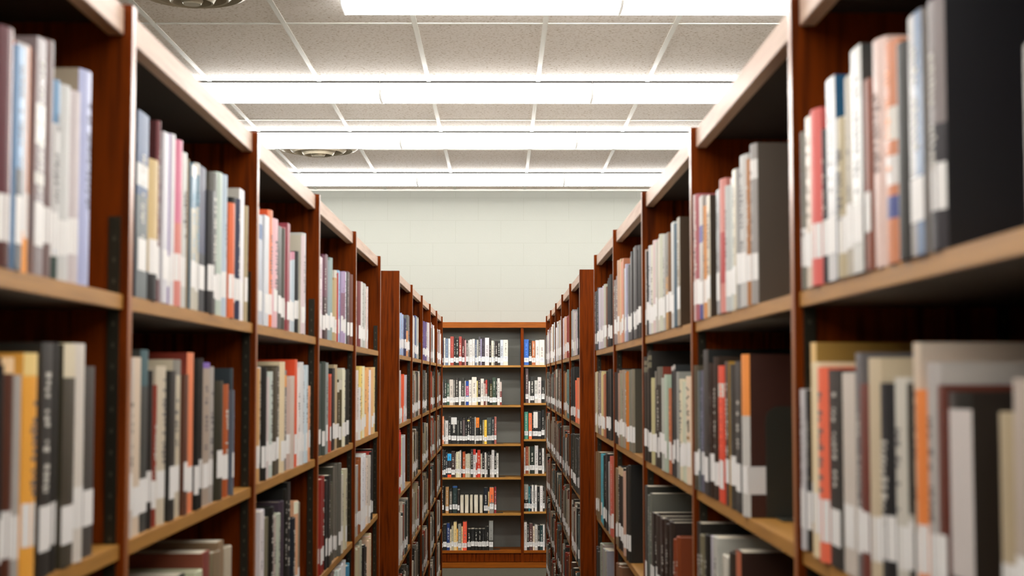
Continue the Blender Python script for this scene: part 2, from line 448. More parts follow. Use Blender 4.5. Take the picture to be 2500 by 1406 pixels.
21805 236 200 186,193,187 c=29,41,41|white book between cream and white, top shelf, second bay on the right
22051 348 193 178,181,178 |white book between white and pink, top shelf, second bay on the right
22487 512 210 196,124,115 b=.22:.6:170,67,65|pink book with red band, top shelf, second bay on the right
23043 310 199 141,141,141 |white book between pink and cream, top shelf, second bay on the right
24143 390 204 183,166,138 c=53,39,23|cream book between white and orange, top shelf, second bay on the right
24583 353 192 199,135,80 |orange book beside cream one, top shelf, second bay on the right
24987 418 214 177,170,164 b=.62:.76:65,61,135 b=.0:.12:39,47,123|white book with blue band, top shelf, second bay on the right
25459 324 223 160,90,95 |pink book beside white one, top shelf, second bay on the right
25838 278 226 196,172,167 |pinkish book beside pink one, top shelf, second bay on the right
@R 0 1
9021 538 120 105,89,65 c=105,89,65 n|olive book beside light grey one, top shelf, nearest bay on the right
11411 383 203 120,110,108 c=21,22,27 b=.0:.5:41,38,42|light grey book with charcoal lower spine, top shelf, nearest bay on the right
11817 386 203 129,121,115 s=.5:80,104,135|light grey and blue book, top shelf, nearest bay on the right
12228 427 188 42,41,36 |charcoal book beside light grey one, top shelf, nearest bay on the right
12682 416 199 196,124,87 b=.55:.7:216,211,201 b=.35:.48:216,211,206 b=.2:.3:73,82,135|orange book with white band, top shelf, nearest bay on the right
13113 445 211 211,183,172 |pinkish book beside orange one, top shelf, nearest bay on the right
13573 219 182 123,63,39 |rust book beside pinkish one, top shelf, nearest bay on the right
13823 410 220 195,193,186 c=50,51,48|white book between rust and cream, top shelf, nearest bay on the right
14267 259 200 158,148,129 |cream book between white and cream, top shelf, nearest bay on the right
14561 380 164 176,162,130 |cream book between cream and white, top shelf, nearest bay on the right
14979 403 214 191,189,187 c=0,80,117|white book between cream and black, top shelf, nearest bay on the right
15421 221 166 28,25,30 |black book beside white one, top shelf, nearest bay on the right
15770 438 195 209,96,89 |red book beside black one, top shelf, nearest bay on the right
16218 277 194 200,182,162 |cream book between red and white, top shelf, nearest bay on the right
16568 302 183 183,179,174 s=.5:99,96,83|white and taupe book beside cream one, top shelf, nearest bay on the right
@R 4 2
46023 477 225 27,26,22 c=22,23,20|
46511 455 223 25,27,23 |
47139 336 225 23,26,22 |
47485 381 217 22,26,22 |
47876 431 219 23,26,21 |
48490 435 211 168,100,65 |
48935 434 207 175,103,66 |
49744 301 220 199,183,130 |
50055 429 214 204,180,143 |
50685 434 222 123,115,113 |
51129 527 215 141,122,116 |
51867 316 221 86,74,51 |
52193 278 214 84,67,52 |
52689 406 220 196,181,145 |
53105 426 218 186,173,143 |
@R 3 2
38406 421 220 120,112,95 c=72,68,55|first taupe book from the near end, second shelf, fourth bay on the right
38837 461 219 113,110,100 |grey book beside taupe one, second shelf, fourth bay on the right
39308 427 219 110,112,97 |taupe book between grey and rust, second shelf, fourth bay on the right
39871 310 215 189,109,40 |
40191 315 211 172,114,41 |
40642 400 215 140,146,151 |light grey book beside tan one, second shelf, fourth bay on the right
41182 504 220 148,133,116 |taupe book between light grey and taupe, second shelf, fourth bay on the right
41696 448 209 141,141,119 |taupe book between two taupe ones, second shelf, fourth bay on the right
42296 479 219 148,126,107 |taupe book between taupe and tan, second shelf, fourth bay on the right
42785 378 211 168,131,112 |
43322 507 225 27,25,23 |black book between tan and black, second shelf, fourth bay on the right
43839 552 214 27,26,23 |shortest black book, second shelf, fourth bay on the right
@R 2 2
26841 489 200 215,194,169 L|first cream book from the near end, second shelf, third bay on the right
27341 309 189 199,204,180 |white book between two cream ones, second shelf, third bay on the right
27660 293 190 194,201,171 |cream book between white and cream, second shelf, third bay on the right
27962 483 195 212,202,172 |cream book between cream and light grey, second shelf, third bay on the right
28516 402 209 137,139,133 |light grey book beside cream one, second shelf, third bay on the right
28992 318 223 25,31,34 b=.96:1:182,176,170|first black book counted from the near end, second shelf, third bay right
29320 361 220 26,33,34 b=.96:1:182,176,170|black book with white top between black and rust, second shelf, third bay on the right
29758 513 176 178,92,42 |rust book beside black one, second shelf, third bay on the right
30426 507 204 163,180,160 |white book between rust and white, second shelf, third bay on the right
30942 565 197 173,174,163 |white book between white and charcoal, second shelf, third bay on the right
31680 400 221 46,41,34 b=.82:1:102,98,88 c=123,45,23|charcoal book with taupe top between white and charcoal, second shelf, third bay on the right
32089 442 221 46,41,33 b=.82:1:102,98,88|charcoal book with taupe top between two charcoal ones, second shelf, third bay on the right
32541 401 212 47,41,34 b=.82:1:102,98,88|charcoal book with taupe top between charcoal and cream, second shelf, third bay on the right
33130 348 197 185,177,131 |cream book between charcoal and cream, second shelf, third bay on the right
33488 268 191 197,171,142 |cream book between cream and black, second shelf, third bay on the right
33860 323 259 32,28,23 b=.85:.9:109,104,85 b=.92:.96:109,104,85|black book with taupe band between cream and black, second shelf, third bay on the right
34192 496 255 34,29,24 b=.85:.9:109,104,85 b=.92:.96:109,104,85|black book with taupe band between two black ones, second shelf, third bay on the right
34699 508 247 33,30,23 b=.85:.9:109,104,85 b=.92:.96:109,104,85|fifth black book counted from the near end, second shelf, third bay right
@R 1 2
20627 559 230 230,141,67 b=.0:.62:189,186,179 c=61,28,13 W|orange book with white lower spine, second shelf, second bay on the right
21258 481 221 38,40,39 |black book between orange and charcoal, second shelf, second bay on the right
21777 545 217 54,50,44 |charcoal book beside black one, second shelf, second bay on the right
22402 368 222 67,42,22 c=197,151,62|brown book beside charcoal one, second shelf, second bay on the right
22812 600 216 224,65,28 b=.77:.87:212,209,198|red book with white band, second shelf, second bay on the right
23505 456 231 46,31,16 |dark brown book between red and dark brown, second shelf, second bay on the right
23972 350 221 46,28,16 |dark brown book between dark brown and black, second shelf, second bay on the right
24422 589 244 22,25,22 |black book between dark brown and slate blue, second shelf, second bay on the right
25118 359 210 92,91,106 |slate blue book beside black one, second shelf, second bay on the right
25487 245 209 86,95,97 |grey book beside slate blue one, second shelf, second bay on the right
25790 325 219 79,70,53 |olive book beside grey one, second shelf, second bay on the right
@R 0 2
9414 519 196 175,161,148 |first cream book from the near end, second shelf, nearest bay on the right
9949 278 173 174,157,128 |cream book between cream and black, second shelf, nearest bay on the right
10853 538 186 31,22,14 s=.4:25,23,17 b=.25:.93:201,192,187 n|black book with white band, second shelf, nearest bay on the right
11401 203 191 91,37,20 |brown book beside black one, second shelf, nearest bay on the right
11626 314 209 174,168,163 |white book between brown and orange, second shelf, nearest bay on the right
11962 260 187 224,130,67 |orange book beside white one, second shelf, nearest bay on the right
12234 172 226 201,184,163 c=194,179,162|cream book between orange and charcoal, second shelf, nearest bay on the right
12418 126 192 52,48,40 b=.35:.42:182,176,165|charcoal book with white band, second shelf, nearest bay on the right
12569 341 197 197,192,179 |white book between charcoal and black, second shelf, nearest bay on the right
12937 434 192 27,30,33 |black book between white and cream, second shelf, nearest bay on the right
13400 373 215 197,180,151 |cream book between black and dark red, second shelf, nearest bay on the right
13804 299 191 102,38,24 |dark red book beside cream one, second shelf, nearest bay on the right
14120 246 221 102,98,98 |grey book beside dark red one, second shelf, nearest bay on the right
14399 522 202 197,186,174 |white book between grey and black, second shelf, nearest bay on the right
14958 545 205 37,35,30 |black book between white and red, second shelf, nearest bay on the right
15542 422 208 230,107,78 |red book beside black one, second shelf, nearest bay on the right
15985 296 214 228,212,176 |cream book between red and yellow, second shelf, nearest bay on the right
16302 196 236 224,188,130 c=151,117,53|yellow book beside cream one, second shelf, nearest bay on the right
16543 180 183 22,21,19 |black book between yellow and white, second shelf, nearest bay on the right
16768 208 184 197,193,193 |fourth white book from the near end, second shelf, nearest bay on the right
@R 4 3
45873 362 251 182,88,72 |
46245 425 249 200,96,80 |
46846 333 229 145,146,143 |
47189 492 225 164,151,146 |
47864 526 249 24,22,20 |black book between light grey and black, third shelf, fifth bay on the right
48400 323 245 25,22,20 |
48733 555 239 23,22,20 |
49484 395 237 69,170,180 |
49889 653 229 65,147,164 |
50552 464 235 69,159,177 |
51427 551 236 114,93,63 |
51988 344 232 120,98,67 |
52342 370 234 127,97,65 |
52722 485 225 120,93,64 |
53217 314 229 133,103,67 |
@R 3 3
39580 427 260 21,21,17 c=20,20,15|first black book from the near end, third shelf, fourth bay on the right
40017 350 254 22,22,16 |black book between two black ones, third shelf, fourth bay on the right
40377 544 249 20,21,16 |black book between black and tan, third shelf, fourth bay on the right
41058 338 235 195,155,134 |tan book beside black one, third shelf, fourth bay on the right
41406 294 223 175,154,132 |
41843 413 239 24,22,18 b=.9:1:197,172,136|black book with tan top between taupe and black, third shelf, fourth bay on the right
42266 447 238 26,22,18 b=.9:1:197,172,136|black book with tan top between two black ones, third shelf, fourth bay on the right
42723 491 239 25,22,18 b=.9:1:197,172,136|black book with tan top between black and olive, third shelf, fourth bay on the right
43367 549 228 124,103,75 |olive book between black and olive, third shelf, fourth bay on the right
43926 464 227 127,111,79 |second olive book from the near end, third shelf, fourth bay on the right
@R 2 3
28842 407 184 125,57,23 |first brown book from the near end, third shelf, third bay on the right
29259 379 175 131,57,24 |
29857 560 203 38,25,16 |dark brown book between brown and dark brown, third shelf, third bay on the right
30427 360 194 38,25,16 |second dark brown book from the near end, third shelf, third bay on the right
30797 537 200 41,26,17 |third dark brown book from the near end, third shelf, third bay on the right
31345 306 195 42,25,17 |fourth dark brown book from the near end, third shelf, third bay on the right
31661 372 194 41,25,17 |fifth dark brown book from the near end, third shelf, third bay on the right
32124 572 195 42,25,17 |sixth dark brown book from the near end, third shelf, third bay on the right
32706 484 193 38,24,17 |seventh dark brown book from the near end, third shelf, third bay on the right
33200 452 191 39,25,16 |dark brown book between dark brown and dark taupe, third shelf, third bay on the right
33842 367 230 101,103,90 c=101,101,92|dark taupe book beside dark brown one, third shelf, third bay on the right
34219 355 223 97,104,98 |grey book beside dark taupe one, third shelf, third bay on the right
34674 582 240 54,53,46 |charcoal book beside grey one, third shelf, third bay on the right
@R 1 3
21382 459 243 180,96,64 c=54,31,20|rust book beside dark olive one, third shelf, second bay on the right
21877 482 235 44,35,25 |dark olive book beside rust one, third shelf, second bay on the right
22402 408 223 202,197,183 |white book between dark olive and light grey, third shelf, second bay on the right
22819 240 222 180,173,158 |
23525 456 240 193,192,181 |white book between two light grey ones, third shelf, second bay on the right
23991 448 236 178,173,182 |light grey book between white and black, third shelf, second bay on the right
24536 424 233 27,24,19 |black book between light grey and taupe, third shelf, second bay on the right
25056 594 226 112,106,82 |taupe book beside black one, third shelf, second bay on the right
25701 415 242 34,31,24 |second black book from the near end, third shelf, second bay on the right
@R 4 4
48196 399 230 145,142,149 |
48605 433 224 156,149,135 |
49047 464 225 147,150,139 |
49521 344 222 149,141,147 |
49875 414 229 155,141,134 |
50299 422 228 154,156,135 |
50731 551 224 148,152,137 |
51488 381 189 52,49,46 |
51879 347 183 51,51,43 |
52236 461 179 55,53,47 |
52707 326 185 53,50,47 |
53043 487 188 57,49,45 |
@R 3 4
42466 402 250 124,85,58 |
42878 586 244 123,90,59 |
43474 471 246 114,82,58 |
43955 436 242 123,85,58 |
@F 0 1
-5159 211 217 54,33,54 |
-4896 123 238 199,193,186 |
-4762 235 231 93,107,126 |
-4513 161 231 201,195,188 |
-4341 288 249 145,56,42 |
-4036 140 235 37,31,29 |
-3881 260 235 31,34,28 |
-3604 235 249 145,54,45 |
-3355 232 231 72,20,17 |
-3109 112 217 183,131,131 |
-2982 158 213 50,43,41 b=.25:.9:109,104,102|
-2814 130 217 193,190,184 |
-2673 204 224 196,192,186 |
-2456 211 228 199,194,188 |
-2217 133 220 85,95,114 |
-2070 140 220 161,159,149 |
-1915 162 249 68,65,68 |
-1743 88 228 160,150,181 |
-1648 267 238 37,25,37 |
-1367 351 238 204,194,194 |
-1005 176 235 46,40,33 |
-816 186 213 199,190,172 |
-616 102 210 103,103,100 |
-500 204 210 39,26,23 |
-278 211 210 25,26,23 |
-50 256 220 180,186,194 |
220 379 220 205,199,184 |
@F 0 2
-5159 176 200 169,163,156 |
-4966 112 210 51,47,44 |
-4843 193 224 48,55,48 |
-4633 211 189 52,78,61 |
-4411 319 221 194,183,171 |
-4081 151 214 118,113,107 |
-3916 277 235 45,41,37 |
-3604 183 207 209,203,194 |
-3411 288 235 53,52,46 |
-3102 84 210 185,180,171 |
-3007 246 207 33,70,145 b=.4:.8:169,61,103|
-2751 235 217 211,203,194 |
-2491 400 242 215,206,191 |white book between white and yellow, second shelf, end-wall bookcase wide section
-2080 95 210 215,197,126 |
-1975 221 242 45,34,27 |
-1739 267 228 215,207,195 |
-1458 133 207 91,38,34 b=.3:.9:169,147,136|
-1318 144 217 177,59,49 b=.0:.45:193,175,164|
-1156 176 228 24,34,24 |
-967 232 217 23,20,18 b=.3:.85:73,65,32|
-724 299 238 49,66,49 |
-419 98 231 25,24,21 |
-314 218 231 211,206,197 |
-85 151 200 119,40,35 b=.6:1:193,175,164|
@F 0 3
-5159 140 223 54,50,44 |
-4998 98 237 230,145,107 |
-4892 102 209 116,111,104 |
-4773 260 202 190,186,181 |
-4499 218 233 25,24,22 |
-4271 495 233 26,26,24 b=.72:.98:202,199,194|black book with white top beside black one, third shelf, end-wall bookcase wide section
-3762 207 205 58,58,53 |
-3544 260 226 23,21,19 |
-3274 197 216 30,22,21 b=.3:.95:89,75,73|
-3067 190 230 24,22,21 |
-2867 186 216 26,21,19 b=.9:.96:230,201,103|
-2673 130 230 22,21,19 |
-2526 253 219 26,25,23 |
-2256 116 230 161,157,148 |
-2129 270 233 26,26,23 b=.6:.97:230,121,34|
-1848 235 209 26,29,24 |
-1578 151 205 123,118,96 |
-1420 211 205 230,182,61 |
-1199 404 226 61,69,66 |slate book beside yellow one, third shelf, end-wall bookcase wide section
-784 214 230 23,30,35 |
-559 176 233 155,87,75 |
@F 0 4
-5159 274 235 46,49,46 |
-4871 147 231 25,25,22 |
-4710 133 210 31,39,51 |
-4562 316 203 33,28,27 b=.7:1:43,161,219 b=.0:.12:226,79,39 b=.3:.34:177,64,53|
-4232 302 221 56,40,35 |
-3920 84 207 131,122,110 |
-3825 140 217 214,209,174 |
-3674 144 221 211,205,176 |
-3520 126 231 207,200,188 |
-3383 98 214 22,21,19 |
-3274 214 221 171,74,36 |
-3042 165 200 190,183,159 |
-2867 147 203 190,184,159 |
-2709 112 203 181,176,152 |
-2575 190 238 49,48,42 |
-2371 218 241 204,196,192 b=.8:1:194,49,33|
-2143 119 210 202,194,184 b=.0:.6:177,53,32|
-2013 253 234 190,56,30 |
-1746 133 203 194,184,162 |
-1602 200 217 24,22,20 |
-1392 130 213 202,194,184 |
-1251 105 206 92,90,86 |
-1135 190 217 29,28,25 |
-935 130 192 161,154,148 |
-795 225 234 202,196,191 |
-552 151 224 24,22,20 |
-384 176 206 194,189,179 |
@F 0 5
-5159 281 226 24,22,18 |
-4720 263 226 164,122,76 |
-4387 211 209 37,36,31 b=.3:.9:109,102,92|
-4124 404 233 36,50,48 b=.94:1:41,83,138|charcoal book with navy top beside black one, fifth shelf, end-wall bookcase wide section
-3702 176 202 37,29,22 |
-3492 334 150 22,21,17 P|
-3105 369 150 22,21,17 P|
-2666 281 150 22,21,17 P|
-2315 386 150 22,21,17 P|
-1841 298 150 22,21,17 P|
-1455 334 219 23,29,37 |
-1104 123 184 188,151,102 |
-963 351 219 230,111,62 b=.0:.42:138,133,125|
-559 158 226 135,41,47 |
@F 0 6
-5159 211 203 25,24,20 b=.3:.8:81,77,68|
-4931 298 220 26,24,20 |
-4622 260 231 34,55,106 |
-4352 133 179 205,192,161 |
-4211 169 206 164,158,133 |
-4029 256 241 214,188,131 |
-3762 98 182 230,160,59 |
-3650 260 220 131,131,120 |
-3376 126 203 230,199,147 |
-3242 330 244 230,91,65 |
-2867 305 182 21,20,16 |
-2544 270 182 21,20,16 |
-2256 291 182 21,20,16 |
-1947 298 182 21,20,16 |
-1631 281 182 21,20,16 |
-1339 105 202 35,32,28 |
-1223 172 202 24,22,18 |
-1016 344 247 135,135,129 b=.0:.35:69,67,60|grey book with dark taupe lower spine, bottom shelf, end-wall bookcase wide section
@F 1 1
1987 397 222 35,89,168 |blue book beside black one, top shelf, end-wall bookcase narrow right section
2398 239 215 22,20,25 |
2651 309 208 170,99,60 |
2975 320 215 199,194,190 |
3312 425 218 230,203,188 |cream book beside white one, top shelf, end-wall bookcase narrow right section
@F 1 2
2100 256 297 91,73,73 |
2370 126 188 209,203,197 |
2514 344 227 45,45,41 |
2883 271 195 185,182,173 |
3164 295 223 211,203,197 |
3491 253 195 29,29,26 |
@F 1 3
1998 323 234 74,138,116 |
2384 264 223 230,109,61 |
2701 77 230 24,24,22 |
2788 362 241 24,22,21 b=.4:.97:211,205,196|black book with white band, third shelf, end-wall bookcase narrow right section
3164 281 237 28,28,25 |
3474 253 251 25,24,21 |
@F 1 4
1970 116 225 194,188,179 |
2096 260 235 140,74,47 |
2367 95 232 177,165,131 |
2479 390 235 26,37,29 |black book between taupe and white, fourth shelf, end-wall bookcase narrow right section
2890 292 242 202,196,190 |
3199 295 211 33,29,27 |
3516 176 218 211,206,198 |
@F 1 5
1977 358 231 31,31,28 b=.45:1:131,131,123|
2346 151 214 43,108,114 |
2504 119 217 29,34,50 |
2637 151 224 216,211,203 |
2799 63 231 27,25,22 |
2873 207 224 219,213,206 |
3094 211 214 25,24,21 |
3322 249 217 214,208,202 |
3586 141 210 57,53,48 |
@F 1 6
1970 239 237 205,199,192 |
2223 169 216 48,46,41 |
2405 302 227 89,60,57 |
2722 148 202 205,186,161 |
2883 246 216 188,183,175 |
3143 183 209 36,39,36 |
3340 232 213 32,57,57 |
3586 141 216 214,208,200 |
@l 0 1
62272 507 177 154,160,190 |
62789 456 182 146,168,190 |
63255 335 181 143,178,204 |
63599 424 184 157,159,195 |
64034 537 173 154,173,197 |
64581 365 183 152,159,191 |
64955 352 180 140,166,206 |
65317 381 185 153,168,202 |
65989 417 170 43,46,80 |
66416 332 168 43,43,77 |
66758 453 174 44,46,84 |
67368 491 112 207,140,84 |
67868 531 120 207,134,85 |
68561 492 190 109,112,108 |
69063 474 198 115,113,111 |
69672 492 191 72,48,41 |
70174 313 199 74,46,42 |
@l 1 1
72139 307 198 194,175,185 |
72456 455 209 194,189,184 |
73024 337 202 206,199,186 |
73371 373 209 213,186,200 |
73860 257 214 57,67,110 |
74127 435 218 57,68,110 |
74679 452 215 164,180,189 |
75141 366 218 170,169,185 |
75628 406 218 72,80,71 |
76044 358 220 69,77,67 |
76525 458 211 196,192,177 |
76993 324 219 184,186,169 |
@l 2 1
82082 562 219 89,69,119 |
82653 425 222 92,74,126 |
83088 566 223 95,73,114 |
83665 400 218 95,73,115 |
84074 431 218 91,67,113 |
84515 396 216 92,69,114 |
84921 445 226 88,73,119 |
85376 377 226 95,74,115 |
85763 324 228 97,74,129 |
86289 462 225 195,194,183 |
86761 520 223 196,183,179 |
87290 493 232 194,179,184 |
87793 506 232 194,188,185 |
88309 341 234 203,178,193 |
@l 0 2
62318 350 220 177,171,176 |
62678 371 229 186,178,160 |
63059 393 230 185,179,178 |
63722 394 215 230,92,46 b=.0:.16:206,200,188|
64126 570 205 230,91,47 b=.0:.16:206,200,188|
64705 442 206 230,89,47 b=.0:.16:206,200,188|
65158 435 209 230,88,49 b=.0:.16:206,200,188|
65603 547 215 230,91,46 b=.0:.16:206,200,188|
66301 341 208 191,184,182 |
66651 439 205 207,182,188 |
67100 372 201 199,180,177 |
67482 400 212 183,181,188 |
@l 0 3
62367 377 263 224,45,30 |
62755 388 262 210,45,28 |
63153 417 261 205,42,27 |
63580 443 261 230,45,29 |
64033 378 271 230,45,29 |
64687 450 236 200,204,174 |
65148 465 234 180,180,187 |
65622 503 234 207,193,173 |
66135 470 241 191,193,191 |
@r 0 1
61841 523 201 19,17,13 c=67,60,123|
62374 397 201 20,17,14 |
62781 382 200 21,17,13 |
63172 305 192 19,18,14 |
63487 439 200 20,18,14 |
64076 583 190 194,180,184 |
64669 381 187 200,186,165 |
65060 551 190 192,188,166 |
65769 347 202 184,170,171 |
66126 449 195 183,183,166 |
66585 312 192 181,182,177 |
66907 480 197 182,185,182 |
67592 568 217 146,145,141 |
68169 503 213 141,151,143 |
68683 422 209 133,139,141 |
69114 353 212 139,142,141 |
@r 1 1
70823 513 211 142,46,31 |
71346 374 201 142,46,32 |
71731 300 207 142,46,33 |
72040 369 200 131,42,31 |
72420 411 201 129,44,32 |
72841 455 208 137,45,31 |
73490 352 207 203,168,142 |
73851 364 204 216,170,144 |
74226 495 201 214,164,133 |
74731 506 205 206,166,135 |
75246 418 200 212,162,132 |
75772 358 219 202,177,181 |
76141 648 215 195,174,169 |
76799 458 207 203,184,180 |
77267 377 216 201,183,189 |
77654 537 210 202,195,174 |
@r 0 2
61904 420 193 227,128,97 |
62333 478 183 230,143,102 |
62821 471 192 230,133,93 |
63438 610 198 230,125,81 |
64059 405 194 230,114,84 |
64474 495 187 230,113,77 |
65340 377 247 23,26,23 |
65727 517 236 25,26,23 |
66255 518 238 23,26,22 |
66783 501 246 24,26,22 |
67293 299 246 25,25,23 |
67603 488 245 23,28,22 |
68101 468 236 25,28,22 |
68579 452 242 23,28,23 |
69041 539 240 24,27,23 |
@r 1 2
70422 535 245 92,121,113 |
70968 585 234 86,118,113 |
71563 424 241 92,117,113 |
71998 451 239 89,128,115 |
72458 396 233 86,128,123 |
73045 446 230 118,114,107 |
73501 534 218 134,128,106 |
74044 471 226 131,115,114 |
74714 432 226 175,133,81 |
75157 640 226 175,136,81 |
75806 348 221 177,131,85 |
76362 329 234 92,59,32 |
76701 340 228 96,61,32 |
77051 493 225 104,64,31 |
77555 478 233 102,63,33 |
78043 344 233 104,63,33 |
@r 0 3
62262 552 242 45,41,35 |
62824 450 232 42,39,34 |
63284 317 234 40,41,35 |
63611 565 235 41,42,37 |
64186 445 231 42,42,35 |
64818 502 246 53,50,41 |
65330 318 246 57,49,40 |
65657 534 245 51,51,39 |
66201 556 245 54,49,39 |
66767 433 239 53,50,41 |
67401 342 240 35,36,27 |
67753 554 235 34,38,30 |
68317 512 238 36,38,28 |
68839 326 230 37,36,28 |
69175 347 230 35,37,30 |
69532 450 230 34,36,28 |'''

# ================================================================ the room
H = lambda z: EYE + z            # heights were surveyed from eye level
CEIL = H(1.6667); YW = 12.93; XL, XR, YB = -6.2, 6.2, -4.2
def struct(name, bm, m): o = obj(name, bm, m); o['kind'] = 'structure'; return o
def sbox(name, m, *b):
    bm = bmesh.new(); box(bm, *b); return struct(name, bm, m)
sbox('floor', FLOORM, XL, XR, YB, YW, -.1, 0)
sbox('ceiling', CEILM, XL, XR, YB, YW, CEIL, CEIL+.1)
sbox('wall_back', WALLM, XL, XR, YW, YW+.15, 0, CEIL)
sbox('wall_left', WALLM, XL-.15, XL, YB, YW, 0, CEIL)
sbox('wall_right', WALLM, XR, XR+.15, YB, YW, 0, CEIL)
sbox('wall_front', WALLM, XL, XR, YB-.15, YB, 0, CEIL)
bm = bmesh.new()                 # the exposed tee grid of the suspended ceiling
GX = [-.4055+.6145*k for k in range(-9, 11)]; GY = [-3.4, -2.18, -.96, .26, 1.48, 2.7, 3.92, 5.3, 6.835, 8.21, 9.43, 10.66, 11.86]
for x in GX: box(bm, x-.012, x+.012, YB, YW, CEIL-.004, CEIL+.002)
for y in GY: box(bm, XL, XR, y-.012, y+.012, CEIL-.0035, CEIL+.002)
struct('trim_1', bm, TBAR)
bm = bmesh.new(); box(bm, XL, XR, YW-.022, YW, CEIL-.018, CEIL-.0005); struct('trim_2', bm, TBAR)
for n, b in (('baseboard_back', (XL, XR, YW-.012, YW, 0, .1)), ('baseboard_left', (XL, XL+.012, YB, YW, 0, .1)), ('baseboard_right', (XR-.012, XR, YB, YW, 0, .1))):
    sbox(n, DARKM, *b)

# ================================================================ fluorescent fixtures
FW, FL = .25, 1.195
def lens_bm():
    bm = bmesh.new(); prof = [(.006, -.012), (.006, -.056), (.016, -.076), (.036, -.087), (.07, -.091), (FW-.07, -.091), (FW-.036, -.087), (FW-.016, -.076), (FW-.006, -.056), (FW-.006, -.012)]
    a = [bm.verts.new((.0063, y, z)) for y, z in prof]; b = [bm.verts.new((FL-.0063, y, z)) for y, z in prof]
    for i in range(len(prof)-1): bm.faces.new((a[i], a[i+1], b[i+1], b[i])).material_index = 1 if i in (0, 8) else 0
    bm.faces.new(a); bm.faces.new(b[::-1]); return bm
def cap_bm(x0):
    bm = bmesh.new(); prof = [(.003, -.001), (.003, -.052), (.014, -.077), (.035, -.090), (.07, -.094), (FW-.07, -.094), (FW-.035, -.090), (FW-.014, -.077), (FW-.003, -.052), (FW-.003, -.001)]
    a = [bm.verts.new((x0, y, z)) for y, z in prof]; b = [bm.verts.new((x0+.006, y, z)) for y, z in prof]
    for i in range(len(prof)-1): bm.faces.new((a[i], a[i+1], b[i+1], b[i]))
    bm.faces.new(a); bm.faces.new(b[::-1]); return bm
proto = empty('fluorescent_light')
boxobj('housing', DARKM, proto, .001, FL-.001, .0, FW, -.011, -.0005)
obj('diffuser', lens_bm(), [LAMPM, LAMPS], proto)
obj('end_cap', cap_bm(.0002), WHITEM, proto); obj('end_cap', cap_bm(FL-.0062), WHITEM, proto)
def copy_tree(o, parent=None):
    c = o.copy(); C.objects.link(c); c.parent = parent
    for ch in o.children: copy_tree(ch, c)
    return c
rows = [(6.11, 'nearest lit row'), (8.18, 'second lit row'), (9.86, 'third lit row'), (11.84, 'lit row by the end wall'),
        (4.1, 'row over the near bays'), (2.1, 'row above the camera'), (.1, 'row behind the camera'), (-1.9, 'row at the rear of the room')]
cols = {-3: 'over the far left aisle', -2: 'far over the left bookcases', -1: 'over the left bookcases', 0: 'centred over the aisle', 1: 'over the right bookcases', 2: 'far over the right bookcases', 3: 'over the far right aisle'}
first = True
for y, rn in rows:
    for k in range(-3, 4):
        if y == 6.11 and k < 0: continue
        f = proto if first else copy_tree(proto); first = False
        f.location = (-.680+FL*k, y, CEIL)
        tag(f, 'white fluorescent ceiling fixture, %s, %s' % (rn, cols[k]), 'ceiling light', 'surface fluorescent fixtures in rows')
        if y == 6.11 and k == 0: f['label'] = 'white fluorescent ceiling fixture at the open left end of the nearest lit row'

# ================================================================ round ceiling air diffusers
def ring(bm, prof, mi=0, n=64):
    loops = [[bm.verts.new((r*cos(2*pi*i/n), r*sin(2*pi*i/n), z)) for i in range(n)] for r, z in prof]
    for a, b in zip(loops, loops[1:]):
        for i in range(n): bm.faces.new((a[i], a[(i+1) % n], b[(i+1) % n], b[i])).material_index = mi
    return loops
def vent(x, y, R, label):
    t = empty('air_diffuser', (x, y, CEIL))
    bm = bmesh.new(); ring(bm, [(R, 0), (R, -.004), (R*.93, -.020), (R*.86, -.028), (R*.84, -.014), (R*.80, .0)]); obj('outer_ring', bm, VENTM, t)
    bm = bmesh.new(); ring(bm, [(R*.74, .004), (R*.70, -.022), (R*.62, -.042), (R*.59, -.040), (R*.56, -.01), (R*.52, .0)]); obj('cone', bm, VENTM, t)
    bm = bmesh.new(); ring(bm, [(R*.46, .0), (R*.43, -.026), (R*.36, -.060), (R*.33, -.058), (R*.30, -.02), (R*.28, .0)]); obj('cone', bm, VENTM, t)
    bm = bmesh.new(); l = ring(bm, [(R*.2, .0), (R*.19, -.05), (R*.15, -.066)], n=48); bm.faces.new(l[-1]); obj('centre_button', bm, VENTM, t)
    bm = bmesh.new(); l = ring(bm, [(R*.9, -.0008), (R*.88, -.001)], n=48); bm.faces.new(l[-1]); obj('duct_opening', bm, VENTD, t)
    tag(t, label, 'air vent', 'round ceiling air diffusers')
vent(-1.325, 6.235, .25, 'large round metal ceiling vent nearest the camera, cut by the top edge')
vent(-1.32, 10.56, .29, 'round stepped metal ceiling vent partly behind the third light row')

